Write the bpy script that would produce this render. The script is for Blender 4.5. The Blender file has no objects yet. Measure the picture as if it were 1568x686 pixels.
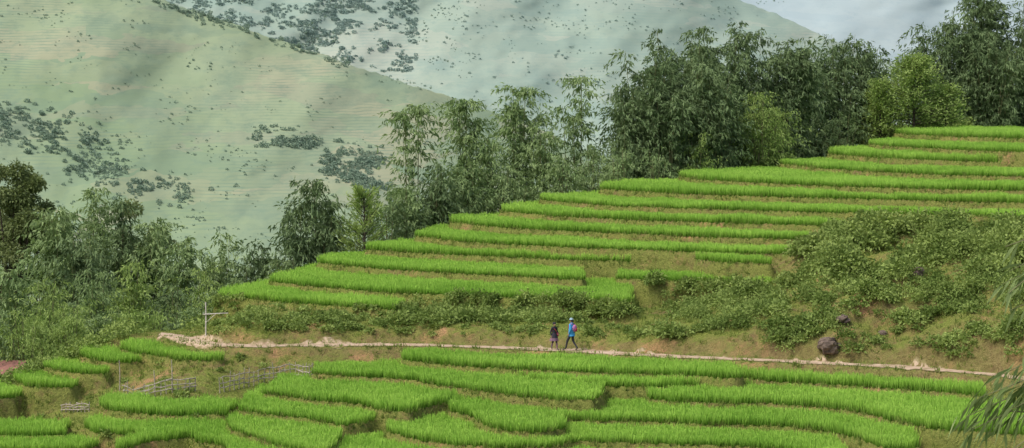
import bpy, math, numpy as np, bmesh
from mathutils import Vector
R0=np.random.default_rng(7)
F=3500.0; CX=784.0; CY=343.0; H=14.2
P=math.atan(193/3500.0); cp,sp=math.cos(P),math.sin(P)
scene=bpy.context.scene
def ray(u,v):
    a=(np.asarray(u,float)-CX)/F; b=(CY-np.asarray(v,float))/F
    dy=cp+b*sp; dz=b*cp-sp
    return a/dy, dz/dy
def on_z(u,v,z):
    ax,az=ray(u,v); y=(z-H)/az
    return ax*y,y
def at_d(u,v,d):
    ax,az=ray(u,v); return ax*d,d,H+az*d
# ---------- noise
TB=R0.random((256,256))
def vn(x,y):
    xi=np.floor(x).astype(int); yi=np.floor(y).astype(int); fx=x-xi; fy=y-yi
    fx=fx*fx*(3-2*fx); fy=fy*fy*(3-2*fy)
    a=TB[xi&255,yi&255]; b=TB[(xi+1)&255,yi&255]; c=TB[xi&255,(yi+1)&255]; d=TB[(xi+1)&255,(yi+1)&255]
    return (a*(1-fx)+b*fx)*(1-fy)+(c*(1-fx)+d*fx)*fy
def fbm(x,y,o=4):
    s=0;am=.5
    for i in range(o):
        s=s+am*(vn(x*2**i+17.3*i,y*2**i+5.1*i)-.5); am*=.5
    return s*2
# ---------- terraces
def poly(front,z,back=5.0,extra=None):
    u=[p[0] for p in front]; v=[p[1] for p in front]
    x,y=on_z(u,v,z); pts=list(zip(x,y))
    if extra is None:
        a,b=pts[-1],pts[0]
        pts=pts+[(a[0]+.1,a[1]+back),(b[0]+.3,b[1]+back)]
    else: pts=pts+extra
    return np.array(pts)
U=[ (1.5,[(333,455),(380,458),(430,463),(500,468),(560,471),(604,474)]),
 (2.1,[(412,432),(450,436),(500,441),(600,449),(700,453),(830,458),(967,464)]),
 (2.86,[(486,402),(530,407),(600,413),(700,419),(800,424),(890,429)]),
 (2.75,[(945,427),(1000,430),(1060,431),(1130,434),(1200,439)]),
 (3.62,[(566,382),(600,385),(650,388),(800,395),(930,400),(1052,403)]),
 (3.97,[(1062,397),(1110,402),(1177,404)]),
 (4.38,[(640,362),(700,370),(850,378),(960,382),(1060,386),(1150,389),(1238,390)]),
 (5.14,[(690,340),(740,346),(800,350),(950,358),(1100,364),(1200,366),(1287,366)]),
 (5.9,[(765,324),(850,331),(1000,338),(1150,343),(1302,346)]),
 (6.65,[(830,305),(880,311),(950,316),(1100,321),(1250,325),(1410,329),(1568,333),(1640,335)]),
 (7.4,[(923,289),(980,293),(1050,297),(1200,302),(1400,307),(1568,311),(1660,314)]),
 (8.1,[(1045,271),(1090,276),(1150,280),(1300,286),(1450,290),(1568,292),(1680,295)]),
 (8.85,[(1200,251),(1250,257),(1350,264),(1450,268),(1568,271),(1700,274)]),
 (9.6,[(1272,236),(1330,241),(1400,244),(1480,247),(1568,249),(1700,251)]),
 (10.35,[(1330,221),(1380,225),(1450,229),(1568,233),(1700,236)]),
 (11.1,[(1392,206),(1450,209),(1568,212),(1700,215)])]
lends=[]
for z,fr in U:
    x,y=on_z(fr[0][0],fr[0][1],z); lends.append((float(x),float(y)))
polys=[]
for i,(z,fr) in enumerate(U):
    rx,ry=on_z(fr[-1][0],fr[-1][1],z)
    if z in (2.75,3.97):
        polys.append((z,poly(fr,z,14))); continue
    ex=[(float(rx)+.5,float(ry)+9),(60.0 if fr[-1][0]>1500 else float(rx)+4,216.0)]
    ex+= [(lends[-1][0]-1,212.0)]
    for j in range(len(U)-1,i,-1):
        if U[j][0] in (2.75,3.97): continue
        ex.append((lends[j][0]-.5,lends[j][1]+4.0))
    ex.append((lends[i][0]+.1,lends[i][1]+2.5))
    polys.append((z,poly(fr,z,extra=ex)))
nU=len(polys)
L=[(-.45,[(622,551),(660,557),(700,561),(790,566),(900,570),(1010,574),(1122,578)],14),
 (-.75,[(1130,579),(1190,584),(1250,588),(1330,592),(1400,597),(1470,603),(1515,612),(1532,622)],14),
 (-.9,[(780,577),(820,583),(870,588),(940,591),(1000,593),(1060,590),(1110,583)],14),
 (-1.0,[(478,572),(520,575),(560,578),(640,584),(700,592),(760,603),(810,609),(860,613),(905,613),(925,606)],14),
 (-1.3,[(998,610),(1040,615),(1100,617),(1200,620),(1290,627),(1350,637),(1400,650),(1450,658),(1510,662),(1568,668),(1620,672)],14),
 (-1.55,[(410,602),(450,608),(500,614),(550,619),(590,629),(625,632),(660,624),(690,618)],14),
 (-1.72,[(684,631),(720,638),(750,652),(790,661),(830,663),(862,658)],14),
 (-1.8,[(845,640),(900,644),(1000,648),(1100,650),(1200,653),(1270,660),(1325,672),(1360,690),(1420,697)],14),
 (-2.0,[(368,628),(410,634),(470,641),(520,652),(560,648),(585,640)],14),
 (-2.25,[(592,662),(620,672),(680,682),(760,687),(850,686),(880,678),(1000,680),(1100,683),(1210,692),(1300,702)],16),
 (-2.4,[(345,650),(370,664),(400,676),(440,690),(500,697)],14),
 (-2.85,[(180,690),(230,678),(290,672),(340,684),(360,704),(700,715),(1200,725),(1560,730)],20),
 (-.6,[(188,536),(205,541),(235,547),(280,552),(332,552)],5),
 (-1.0,[(130,544),(150,551),(175,555),(219,555)],4.5),
 (-1.5,[(80,561),(95,567),(120,572),(160,573)],4.5),
 (-2.1,[(25,581),(40,589),(65,594),(107,594)],4.5),
 (-2.6,[(-60,600),(-10,612),(22,610)],4.5),
 (-2.3,[(145,622),(180,630),(240,636),(300,637),(342,635)],3.2),
 (-3.0,[(130,655),(150,661),(190,665),(248,664)],2.6),
 (-3.2,[(-60,662),(40,668),(96,667)],3.0),
 (-3.6,[(-60,688),(60,694),(130,692)],3.0)]
for z,fr,b in L: polys.append((z,poly(fr,z,b)))
pathpx=[(245,511),(290,519),(335,528),(380,530),(430,529),(520,528),(620,528),(700,530),(780,533),(900,538),(1000,544),(1100,549),(1200,553),(1300,558),(1400,563),(1500,572),(1640,586)]
PX,PY=on_z([p[0] for p in pathpx],[p[1] for p in pathpx],0.0)
def ypath(x): return np.interp(x,PX,PY)
CA=[(-400,126),(-100,128),(100,134),(250,139),(310,143),(335,149),(412,156),(485,163),(565,166),(640,170),(765,175),(925,179),(1045,184),(1200,193),(1330,199),(1395,205),(1568,218),(2200,240)]
ca=[(c[0]-CX)/F for c in CA]; cd=[c[1] for c in CA]
def sstep(t,a,b):
    t=np.clip((t-a)/(b-a),0,1); return t*t*(3-2*t)
def base(x,y):
    s=y-ypath(x); n=fbm(x*.35,y*.35,4); n2=fbm(x*1.3+9,y*1.3,3)
    left=1-sstep(x,-19,-14)
    t_=np.maximum(0,-s-1.0)
    front=-.12*sstep(-s,.8,1.4)-.2*t_-(1-left)*(.5*(1-np.exp(-t_/.6))+.2*t_)-.3*np.maximum(0,-20.5-x)*sstep(-s,0,3)
    front=np.maximum(front,-6+0*y)
    t=np.maximum(0,s-.9-.4*n2)
    low=(1.1+.4*n)*(1-np.exp(-t/.6))
    low=low*sstep(x,-19.5,-15.5)-.03*t*(1-sstep(x,-19.5,-15.5))
    high=np.minimum((1.8+.9*n)*(1-np.exp(-t/1.0))+.205*t,6.5)
    a=x/np.maximum(y,1)
    k=sstep(a,.06,.17)
    back=low*(1-k)+high*k
    amp=sstep(np.abs(s),1.0,3.5)
    z=np.where(s<0,front,back)+amp*(n*(.10+.5*k)+n2*(.12+.12*k))*np.where(s>0,1,.6)
    crest=np.interp(a,ca,cd)
    z=z-.45*np.maximum(0,y-crest)
    z=np.where(y<96, np.interp(y,[-300,-20,3,25,60,96],[20,13.5,12.3,5,-5.5,-6]) , np.where(y<104, np.maximum(z*((y-96)/8)+-6*(1-(y-96)/8),-6),z))
    far=np.maximum(np.abs(x)-70,0)
    z=z-np.where(y>60,.25*far,0)
    return np.maximum(z,-135+3*fbm(x*.01,y*.01,3))
def sdf(x,y,pl):
    n=len(pl); d=np.full(x.shape,1e9); ins=np.zeros(x.shape,bool)
    for i in range(n):
        ax,ay=pl[i]; bx,by=pl[(i+1)%n]
        ex,ey=bx-ax,by-ay; px,py=x-ax,y-ay
        t=np.clip((px*ex+py*ey)/(ex*ex+ey*ey+1e-12),0,1)
        d=np.minimum(d,(px-ex*t)**2+(py-ey*t)**2)
        c=((ay>y)!=(by>y))
        xx=ax+(y-ay)*ex/(ey if abs(ey)>1e-12 else 1e-12)
        ins^= c&(x<xx)
    d=np.sqrt(d); return np.where(ins,d,-d)
def ground(x,y):
    x=np.asarray(x,float); y=np.asarray(y,float); sh=x.shape; x=x.ravel(); y=y.ravel()
    z=base(x,y); lev=np.full(x.shape,-1); ed=np.zeros(x.shape)
    wob0=.62*fbm(x*.3+3,y*.3+8,3)+.16*fbm(x*2.2,y*2.2,2)
    rough=.12*fbm(x*3.1,y*3.1,3)
    for i,(zk,pl) in enumerate(polys):
        mn=pl.min(0)-4; mx=pl.max(0)+4
        m=np.where((x>mn[0])&(x<mx[0])&(y>mn[1])&(y<mx[1]))[0]
        if len(m)==0: continue
        d=sdf(x[m],y[m],pl)+wob0[m]+.35*fbm(x[m]*.22+i*3.7,y[m]*.1,2)
        slope=2.6
        hh=zk+np.where(d<0,d*slope+rough[m]*np.minimum(1,-d*4),0)+.05*np.exp(-((d-.08)/.1)**2)
        up=hh>z[m]
        z[m]=np.where(up,hh,z[m])
        mi=m[up]; du=d[up]
        lev[mi]=np.where(du>=0,i,-2); ed[mi]=du
    return z.reshape(sh),lev.reshape(sh),ed.reshape(sh)
def gz(x,y): return float(ground(np.array([x]),np.array([y]))[0][0])
def hit(u,v,d0=100,d1=230):
    u=np.atleast_1d(u).astype(float); v=np.atleast_1d(v).astype(float)
    ax,az=ray(u,v); D=np.full(u.shape,np.nan)
    for d in np.arange(d0,d1,.5):
        m=np.isnan(D)
        if not m.any(): break
        zz=ground(ax[m]*d,np.full(m.sum(),d))[0]
        h=(H+az[m]*d)<=zz
        idx=np.where(m)[0][h]; D[idx]=d
    ok=~np.isnan(D)
    x=ax*D; y=D; z=np.zeros_like(x); z[ok]=ground(x[ok],y[ok])[0]
    return x,y,z,ok
# ---------- mesh helpers
def link(o): scene.collection.objects.link(o); return o
def mk(name,V,Q,mats,mi=None,rnd=None,smooth=False,dolink=True):
    V=np.asarray(V,np.float32); Q=np.asarray(Q,np.int32)
    me=bpy.data.meshes.new(name)
    me.vertices.add(len(V)); me.vertices.foreach_set('co',V.ravel())
    nf=len(Q); k=Q.shape[1]
    me.loops.add(nf*k); me.loops.foreach_set('vertex_index',Q.ravel())
    me.polygons.add(nf); me.polygons.foreach_set('loop_start',np.arange(nf,dtype=np.int32)*k)
    me.polygons.foreach_set('loop_total',np.full(nf,k,np.int32))
    for m in mats: me.materials.append(m)
    if mi is not None: me.polygons.foreach_set('material_index',np.asarray(mi,np.int32))
    if rnd is not None:
        a=me.attributes.new('rnd','FLOAT','FACE'); a.data.foreach_set('value',np.asarray(rnd,np.float32))
    me.polygons.foreach_set('use_smooth',np.full(nf,smooth))
    me.update(calc_edges=True)
    o=bpy.data.objects.new(name,me)
    if dolink: link(o)
    return o
class Geo:
    def __init__(s): s.V=[];s.Q=[];s.M=[];s.R=[];s.n=0
    def add(s,V,Q,m=0,r=None):
        V=np.asarray(V,float);Q=np.asarray(Q,int)
        s.V.append(V);s.Q.append(Q+s.n);s.n+=len(V);s.M.append(np.full(len(Q),m))
        s.R.append(np.full(len(Q),.5) if r is None else np.asarray(r))
    def obj(s,name,mats,smooth=False,dolink=True):
        return mk(name,np.vstack(s.V),np.vstack(s.Q),mats,np.concatenate(s.M),np.concatenate(s.R),smooth,dolink)
def tube(pts,rad,n=6):
    pts=np.asarray(pts,float); rad=np.broadcast_to(rad,(len(pts),)).astype(float)
    V=[];Q=[]
    for i,p in enumerate(pts):
        t=pts[min(i+1,len(pts)-1)]-pts[max(i-1,0)]; t/=np.linalg.norm(t)+1e-9
        r=np.array([1.,0,0]) if abs(t[0])<.8 else np.array([0,1.,0])
        a=np.cross(t,r); a/=np.linalg.norm(a); b=np.cross(t,a)
        for k in range(n):
            an=2*math.pi*k/n; V.append(p+rad[i]*(math.cos(an)*a+math.sin(an)*b))
    for i in range(len(pts)-1):
        for k in range(n):
            Q.append((i*n+k,i*n+(k+1)%n,(i+1)*n+(k+1)%n,(i+1)*n+k))
    if n%2==0:
        for e in (0,len(pts)-1):
            c=len(V); V.append(pts[e])
            for k in range(0,n,2):
                Q.append((c,e*n+k,e*n+(k+1)%n,e*n+(k+2)%n))
    return np.array(V),np.array(Q)
def nrm(a): return a/(np.linalg.norm(a,axis=-1,keepdims=True)+1e-9)
def leafq(Pt,D,Ln,W,rng,droop=.15):
    n=len(Pt); D=nrm(D); S=nrm(np.cross(D,rng.normal(size=(n,3))))
    Ln=np.broadcast_to(Ln,(n,))[:,None]; W=np.broadcast_to(W,(n,))[:,None]
    mid=Pt+D*Ln*.45; tip=Pt+D*Ln-np.array([0,0,1.])*Ln*droop
    V=np.stack([Pt,mid+S*W/2,tip,mid-S*W/2],1).reshape(-1,3)
    Q=np.arange(4*n).reshape(n,4); return V,Q
# ---------- materials
def newmat(name):
    m=bpy.data.materials.new(name); m.use_nodes=True; nt=m.node_tree; nt.nodes.clear(); return m,nt
def N(nt,t,**k):
    n=nt.nodes.new(t)
    for a,b in k.items(): setattr(n,a,b)
    return n
def noise(nt,pos,scale,detail=4,rough=.55):
    n=N(nt,'ShaderNodeTexNoise'); n.inputs['Scale'].default_value=scale; n.inputs['Detail'].default_value=detail; n.inputs['Roughness'].default_value=rough
    nt.links.new(pos,n.inputs['Vector']); return n.outputs['Fac']
def mapr(nt,fac,a,b,c=0,d=1):
    n=N(nt,'ShaderNodeMapRange'); n.inputs[1].default_value=a;n.inputs[2].default_value=b;n.inputs[3].default_value=c;n.inputs[4].default_value=d
    nt.links.new(fac,n.inputs[0]); return n.outputs[0]
def mix(nt,f,a,b,mode='MIX'):
    n=N(nt,'ShaderNodeMix',data_type='RGBA',blend_type=mode)
    for s,v in ((n.inputs[0],f),(n.inputs[6],a),(n.inputs[7],b)):
        if isinstance(v,(int,float)): s.default_value=v
        elif isinstance(v,tuple): s.default_value=(*v,1)
        else: nt.links.new(v,s)
    return n.outputs[2]
def math_(nt,op,a,b=0.):
    n=N(nt,'ShaderNodeMath',operation=op)
    for s,v in ((n.inputs[0],a),(n.inputs[1],b)):
        if isinstance(v,(int,float)): s.default_value=v
        else: nt.links.new(v,s)
    return n.outputs[0]
def foliage(name,c1,c2,scale=.5,trans=.3,inst=False,basecol=None):
    m,nt=newmat(name); g=N(nt,'ShaderNodeNewGeometry'); pos=g.outputs['Position']
    f=mapr(nt,noise(nt,pos,scale,3),.3,.7)
    if inst: r=N(nt,'ShaderNodeObjectInfo').outputs['Random']
    else: r=N(nt,'ShaderNodeAttribute',attribute_name='rnd').outputs['Fac']
    f=math_(nt,'ADD',math_(nt,'MULTIPLY',f,.5),math_(nt,'MULTIPLY',r,.5))
    col=mix(nt,f,c1,c2)
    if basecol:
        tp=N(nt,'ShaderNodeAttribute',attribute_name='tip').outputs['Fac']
        col=mix(nt,mapr(nt,tp,0,.85),basecol,col)  # darker blade foot: painted shade along with its own leaf tone
    d=N(nt,'ShaderNodeBsdfDiffuse'); nt.links.new(col,d.inputs[0]); out=d.outputs[0]
    if trans>0:
        t=N(nt,'ShaderNodeBsdfTranslucent'); ms=N(nt,'ShaderNodeMixShader'); ms.inputs[0].default_value=trans
        tc=mix(nt,1.0,col,(1.1,1.1,.7),'MULTIPLY'); nt.links.new(tc,t.inputs[0])
        nt.links.new(d.outputs[0],ms.inputs[1]); nt.links.new(t.outputs[0],ms.inputs[2]); out=ms.outputs[0]
    o=N(nt,'ShaderNodeOutputMaterial'); nt.links.new(out,o.inputs[0]); return m
def plain(name,c1,c2=None,scale=8,rough=.8,bump=0):
    m,nt=newmat(name); p=N(nt,'ShaderNodeBsdfPrincipled'); p.inputs['Roughness'].default_value=rough
    tc=N(nt,'ShaderNodeTexCoord'); n=noise(nt,tc.outputs['Object'],scale,5)
    col=mix(nt,mapr(nt,n,.35,.65),c1,c2 or tuple(x*.7 for x in c1)); nt.links.new(col,p.inputs[0])
    if bump:
        b=N(nt,'ShaderNodeBump'); b.inputs['Strength'].default_value=bump; nt.links.new(n,b.inputs['Height']); nt.links.new(b.outputs[0],p.inputs['Normal'])
    o=N(nt,'ShaderNodeOutputMaterial'); nt.links.new(p.outputs[0],o.inputs[0]); return m
M_rice=foliage('rice_leaf',(.26,.50,.075),(.50,.76,.16),.14,.32,basecol=(.12,.25,.03))  # dark foot colour paints in the shade low in the rice
M_weed=foliage('weed_leaf',(.12,.19,.04),(.31,.38,.11),.8,.2)
M_shrub=foliage('shrub_leaf',(.09,.16,.035),(.38,.49,.16),.5,.25)
M_dark=foliage('dark_bamboo_leaf',(.06,.11,.045),(.26,.36,.18),.35,.22)
M_mid=foliage('bamboo_leaf',(.115,.20,.07),(.37,.49,.24),.35,.25)
M_light=foliage('light_bamboo_leaf',(.17,.28,.065),(.42,.55,.20),.4,.3)
M_olive=foliage('olive_tree_leaf',(.11,.16,.055),(.28,.34,.16),.4,.25)
M_farA=foliage('haze_tinted_leaf_near',(.20,.295,.225),(.27,.37,.28),.02,0,True)  # leaf colour paled to paint in distance haze
M_farB=foliage('haze_tinted_leaf_far',(.265,.375,.345),(.32,.435,.39),.02,0,True)  # paler and bluer still: more haze painted into the leaves
M_bark=plain('bark',(.10,.085,.06),(.05,.04,.03),3)
M_culm=plain('bamboo_culm',(.15,.18,.07),(.22,.21,.11),2)
M_wood=plain('weathered_wood',(.46,.42,.36),(.26,.23,.19),6)
M_pale=plain('pale_painted_wood',(.62,.60,.56),(.5,.47,.42),6)
M_rock=plain('rock',(.20,.155,.125),(.07,.052,.042),2.2,.9,.7)
def ground_mat():
    m,nt=newmat('terrace_ground'); g=N(nt,'ShaderNodeNewGeometry'); pos=g.outputs['Position']
    at=N(nt,'ShaderNodeAttribute',attribute_name='zone'); sep=N(nt,'ShaderNodeSeparateColor'); nt.links.new(at.outputs['Color'],sep.inputs[0])
    n1=noise(nt,pos,.45,6,.65); n2=noise(nt,pos,2.6,5,.65); n3=noise(nt,pos,9,4,.7)
    soil=mix(nt,mapr(nt,n2,.35,.65),(.19,.145,.07),(.33,.26,.13))
    soil=mix(nt,mapr(nt,noise(nt,pos,.35,4),.53,.64),soil,(.48,.28,.16))
    soil=mix(nt,math_(nt,'MULTIPLY',mapr(nt,n3,.48,.66),.65),soil,(.10,.08,.035))
    gr=mix(nt,mapr(nt,n3,.3,.7),(.12,.16,.035),(.26,.30,.08))
    nn=math_(nt,'ADD',math_(nt,'MULTIPLY',n1,.6),math_(nt,'MULTIPLY',n2,.4))
    riser=mix(nt,math_(nt,'MULTIPLY',mapr(nt,nn,.34,.49),.86),soil,gr)
    nz=N(nt,'ShaderNodeSeparateXYZ'); nt.links.new(g.outputs['True Normal'],nz.inputs[0])
    gb=math_(nt,'MULTIPLY',mapr(nt,nn,.38,.52),mapr(nt,nz.outputs[2],.5,.85,.35,1))
    bank=mix(nt,gb,soil,gr)
    c=mix(nt,sep.outputs[0],bank,riser)
    c=mix(nt,sep.outputs[1],c,mix(nt,n3,(.07,.14,.025),(.11,.22,.03)))
    c=mix(nt,sep.outputs[2],c,(.10,.16,.05))
    p=N(nt,'ShaderNodeBsdfDiffuse')
    nt.links.new(c,p.inputs[0]); b=N(nt,'ShaderNodeBump'); b.inputs['Strength'].default_value=.8; b.inputs['Distance'].default_value=.2
    nt.links.new(math_(nt,'ADD',n3,n2),b.inputs['Height']); nt.links.new(b.outputs[0],p.inputs['Normal'])
    o=N(nt,'ShaderNodeOutputMaterial'); nt.links.new(p.outputs[0],o.inputs[0]); return m
# ---------- ground sheet
xs=np.concatenate([[-6000,-3000,-1500,-800,-400,-250,-160,-120,-95,-80,-70,-62,-57,-53,-50,-48.5],np.arange(-47,48,.17),[48.5,50,53,57,62,70,80,95,120,160,250,400,800,1500,3000,6000]])
ys=np.concatenate([[-400,-200,-100,-50,-20,-8,0,4,8,15,25,35,45,60,75,88,96,99,102],np.arange(104,176,.17),np.arange(176,222,.4),[224,228,234,242,252,265,280,300,325,355,390,430,480,550,650,800,1000,1500,2500,4000,8000]])
GX,GY=np.meshgrid(xs,ys); GZ,LV,ED=ground(GX,GY)
ny,nx=GX.shape; idx=np.arange(nx*ny).reshape(ny,nx)
Q=np.stack([idx[:-1,:-1],idx[:-1,1:],idx[1:,1:],idx[1:,:-1]],-1).reshape(-1,4)
go=mk('ground_terrain',np.stack([GX,GY,GZ],-1).reshape(-1,3),Q,[ground_mat()],smooth=True)
zone=np.zeros((nx*ny,4),np.float32); lv=LV.ravel(); ed=ED.ravel()
zone[:,0]=(lv!=-1); zone[:,1]=(lv>=0)&(ed>.12); zone[:,2]=(GY.ravel()>260); zone[:,3]=1
ca_=go.data.attributes.new('zone','FLOAT_COLOR','POINT'); ca_.data.foreach_set('color',zone.ravel())
# ---------- path ribbon
def pathm():
    m,nt=newmat('dirt_path'); g=N(nt,'ShaderNodeNewGeometry'); pos=g.outputs['Position']
    n2=noise(nt,pos,2.6,5,.65)
    c=mix(nt,mapr(nt,noise(nt,pos,1.2,6,.7),.35,.65),(.34,.25,.165),(.58,.47,.36))
    gr=mix(nt,n2,(.14,.14,.05),(.28,.24,.12))
    eg=N(nt,'ShaderNodeAttribute',attribute_name='edge').outputs['Fac']
    f=math_(nt,'ADD',math_(nt,'MULTIPLY',eg,.5),noise(nt,pos,1.6,6,.8))
    c=mix(nt,mapr(nt,f,.82,.98),c,gr)
    c=mix(nt,mapr(nt,noise(nt,pos,.5,6,.75),.55,.64),c,gr)
    p=N(nt,'ShaderNodeBsdfDiffuse'); nt.links.new(c,p.inputs[0])
    o=N(nt,'ShaderNodeOutputMaterial'); nt.links.new(p.outputs[0],o.inputs[0]); return m
xx=np.linspace(PX[0],PX[-1],420); yy=ypath(xx); yy=np.convolve(np.pad(yy,6,'edge'),np.ones(13)/13,'valid')
wd=.74+.4*fbm(xx*.5,xx*0+2,3)+.8*np.exp(-((xx+19)/2.3)**2)
V=[]
for k,c in enumerate(np.linspace(-1,1,9)):
    yj=yy+c*wd+.3*fbm(xx*1.5,xx*0+k*.3+1,4)*abs(c)
    zj=ground(xx,yj)[0]+.02
    V.append(np.stack([xx,yj,zj],-1))
V=np.stack(V,1); n=len(xx); ii=np.arange(n*9).reshape(n,9)
po=mk('dirt_path',V.reshape(-1,3),np.stack([ii[:-1,:-1],ii[1:,:-1],ii[1:,1:],ii[:-1,1:]],-1).reshape(-1,4),[pathm()],smooth=True)
at=po.data.attributes.new('edge','FLOAT','POINT'); at.data.foreach_set('value',np.tile(np.abs(np.linspace(-1,1,9)).astype(np.float32)**2,n))
# ---------- blades
def blades(name,x,y,z,hs,mat,nb,w,spread,r0,rng,rv=None):
    n=len(x); a=rng.uniform(0,6.283,(n,nb)); o=np.stack([np.cos(a),np.sin(a),0*a],-1)
    c=np.stack([x,y,z],-1)[:,None]; b=c+o*rng.uniform(0,r0,(n,nb,1)); b[...,2]-=.04
    h=hs[:,None]*rng.uniform(.65,1.15,(n,nb)); t=b+o*spread*rng.uniform(.1,1,(n,nb,1)); t[...,2]+=h
    a2=rng.uniform(0,6.283,(n,nb)); s=np.stack([np.cos(a2),np.sin(a2),0*a2],-1)*w/2
    V=np.stack([b-s,b+s,t+s*.35,t-s*.35],2).reshape(-1,3); Q=np.arange(len(V)).reshape(-1,4)
    r=np.repeat((rng.random(n) if rv is None else rv),nb)*.6+rng.random(n*nb)*.4
    ob=mk(name,V,Q,[mat],rnd=r)
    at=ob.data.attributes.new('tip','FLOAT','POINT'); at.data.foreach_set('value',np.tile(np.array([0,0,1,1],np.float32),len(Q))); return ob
sp_=.165
gx,gy=np.meshgrid(np.arange(-46,47,sp_),np.arange(104,214,sp_))
a=np.abs(gx/gy)<.235; gx=gx[a];gy=gy[a]
gx=gx+R0.uniform(-.07,.07,gx.shape); gy=gy+R0.uniform(-.07,.07,gx.shape)
keep=(gy<165)|(R0.random(gx.shape)<.65); gx=gx[keep];gy=gy[keep]
z,lvv,edd=ground(gx,gy)
zk=np.array([p[0] for p in polys]+[0,0])[lvv]
z2=ground(gx,gy+.2)[0]
ok=(lvv>=0)&(edd>.0)&(z2<zk+.35)&(z<zk+.07)
gx,gy,z,ed2,lk=gx[ok],gy[ok],z[ok],edd[ok],lvv[ok]; n=len(gx); print('RICE',n)
lvh=R0.uniform(.88,1.12,len(polys)); lvc=R0.uniform(0,1,len(polys))
hv=.46*lvh[lk]*(1+.3*fbm(gx*.25,gy*.25,3)+.4*fbm(gx*1.5,gy*1.5,2))
rv=np.clip(.25+.5*lvc[lk]+.6*fbm(gx*.5,gy*.5,3)+R0.uniform(-.15,.15,n),0,1)
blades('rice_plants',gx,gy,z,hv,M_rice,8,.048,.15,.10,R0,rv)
n=300000; wx=R0.uniform(-46,47,n); wy=R0.uniform(106,200,n)
m=(np.abs(wx/wy)<.235); wx=wx[m];wy=wy[m]
z,lvv,edd=ground(wx,wy); sp2=wy-ypath(wx); dp=np.abs(sp2); onpath=dp<.55+.3*fbm(wx*1.2,wy*0,3)
cr=np.interp(wx/wy,ca,cd)
bk=np.where((sp2>.6)&(sp2<2.4)&(wx>-14),.26,.38)
pr=np.where(lvv==-2,.9,np.where(lvv==-1,bk,np.where(edd<.1,.8,0)))*(~onpath)*(wy<cr+6)
pr=pr*np.where((fbm(wx*.6+40,wy*.6,3)+.10>0)|(dp<.9),1,.25)
m=R0.random(len(wx))<pr; wx,wy,z=wx[m],wy[m],z[m]; n=len(wx); print('WEED',n)
blades('weeds',wx,wy,z,R0.uniform(.07,.26,n),M_weed,7,.045,.15,.12,R0)
# ---------- shrubs
def clump_leaves(g,c,r,n,ll,rng,mat=0,flat=.75):
    d=nrm(rng.normal(size=(n,3))); d[:,2]=np.abs(d[:,2])*1.0-.15
    rr=r*rng.uniform(.45,1.05,n)[:,None]*(1+.3*np.sin(d[:,:1]*5+c[0])*np.cos(d[:,1:2]*6))
    p=c+d*rr*np.array([1,1,flat]); D=d*.6+rng.normal(size=(n,3))*.5+np.array([0,0,.1])
    V,Q=leafq(p,D,ll*rng.uniform(.6,1.3,n),ll*.5,rng); g.add(V,Q,mat,np.full(n,rng.random())*.8+rng.random(n)*.2)
def shrub_area(g,rng,us,vs,n,rmin,rmax,dens=1.,ll=.2,clus=.0):
    u=rng.uniform(us[0],us[1],n); v=rng.uniform(vs[0],vs[1],n)
    if clus: k=fbm(u/45,v/25,3)>-clus*.1+.0; u=u[k];v=v[k];n=len(u)
    x,y,z,ok=hit(u,v)
    _,lvv,_=ground(np.nan_to_num(x),np.nan_to_num(y,nan=100))
    for i in range(n):
        if not ok[i] or lvv[i]>=0 or abs(y[i]-ypath(x[i]))<1.2: continue
        r=rng.uniform(rmin,rmax)*rng.uniform(.7,1.1); clump_leaves(g,np.array([x[i],y[i],z[i]+r*.1]),r,int(150*dens*(r/.6)**1.6)+30,ll*rng.uniform(.7,1.3),rng,flat=rng.uniform(.6,1.1))
rng=np.random.default_rng(3); g=Geo()
shrub_area(g,rng,(610,975),(464,497),200,.4,.85)
shrub_area(g,rng,(610,975),(490,522),50,.15,.4)
shrub_area(g,rng,(330,625),(474,512),140,.25,.55)
shrub_area(g,rng,(960,1240),(435,520),280,.3,.95,1,.2,1.2)
shrub_area(g,rng,(1225,1568),(348,425),230,.5,1.5,1.1,.25,1.2)
shrub_area(g,rng,(1225,1568),(425,470),90,.4,1.0)
shrub_area(g,rng,(1180,1568),(450,550),250,.2,.75,1,.2,.8)
shrub_area(g,rng,(230,420),(535,570),12,.2,.35)
shrub_area(g,rng,(0,345),(560,686),34,.2,.4)
shrub_area(g,rng,(1400,1568),(585,620),10,.2,.4)
g.obj('bank_shrubs',[M_shrub])
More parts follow.
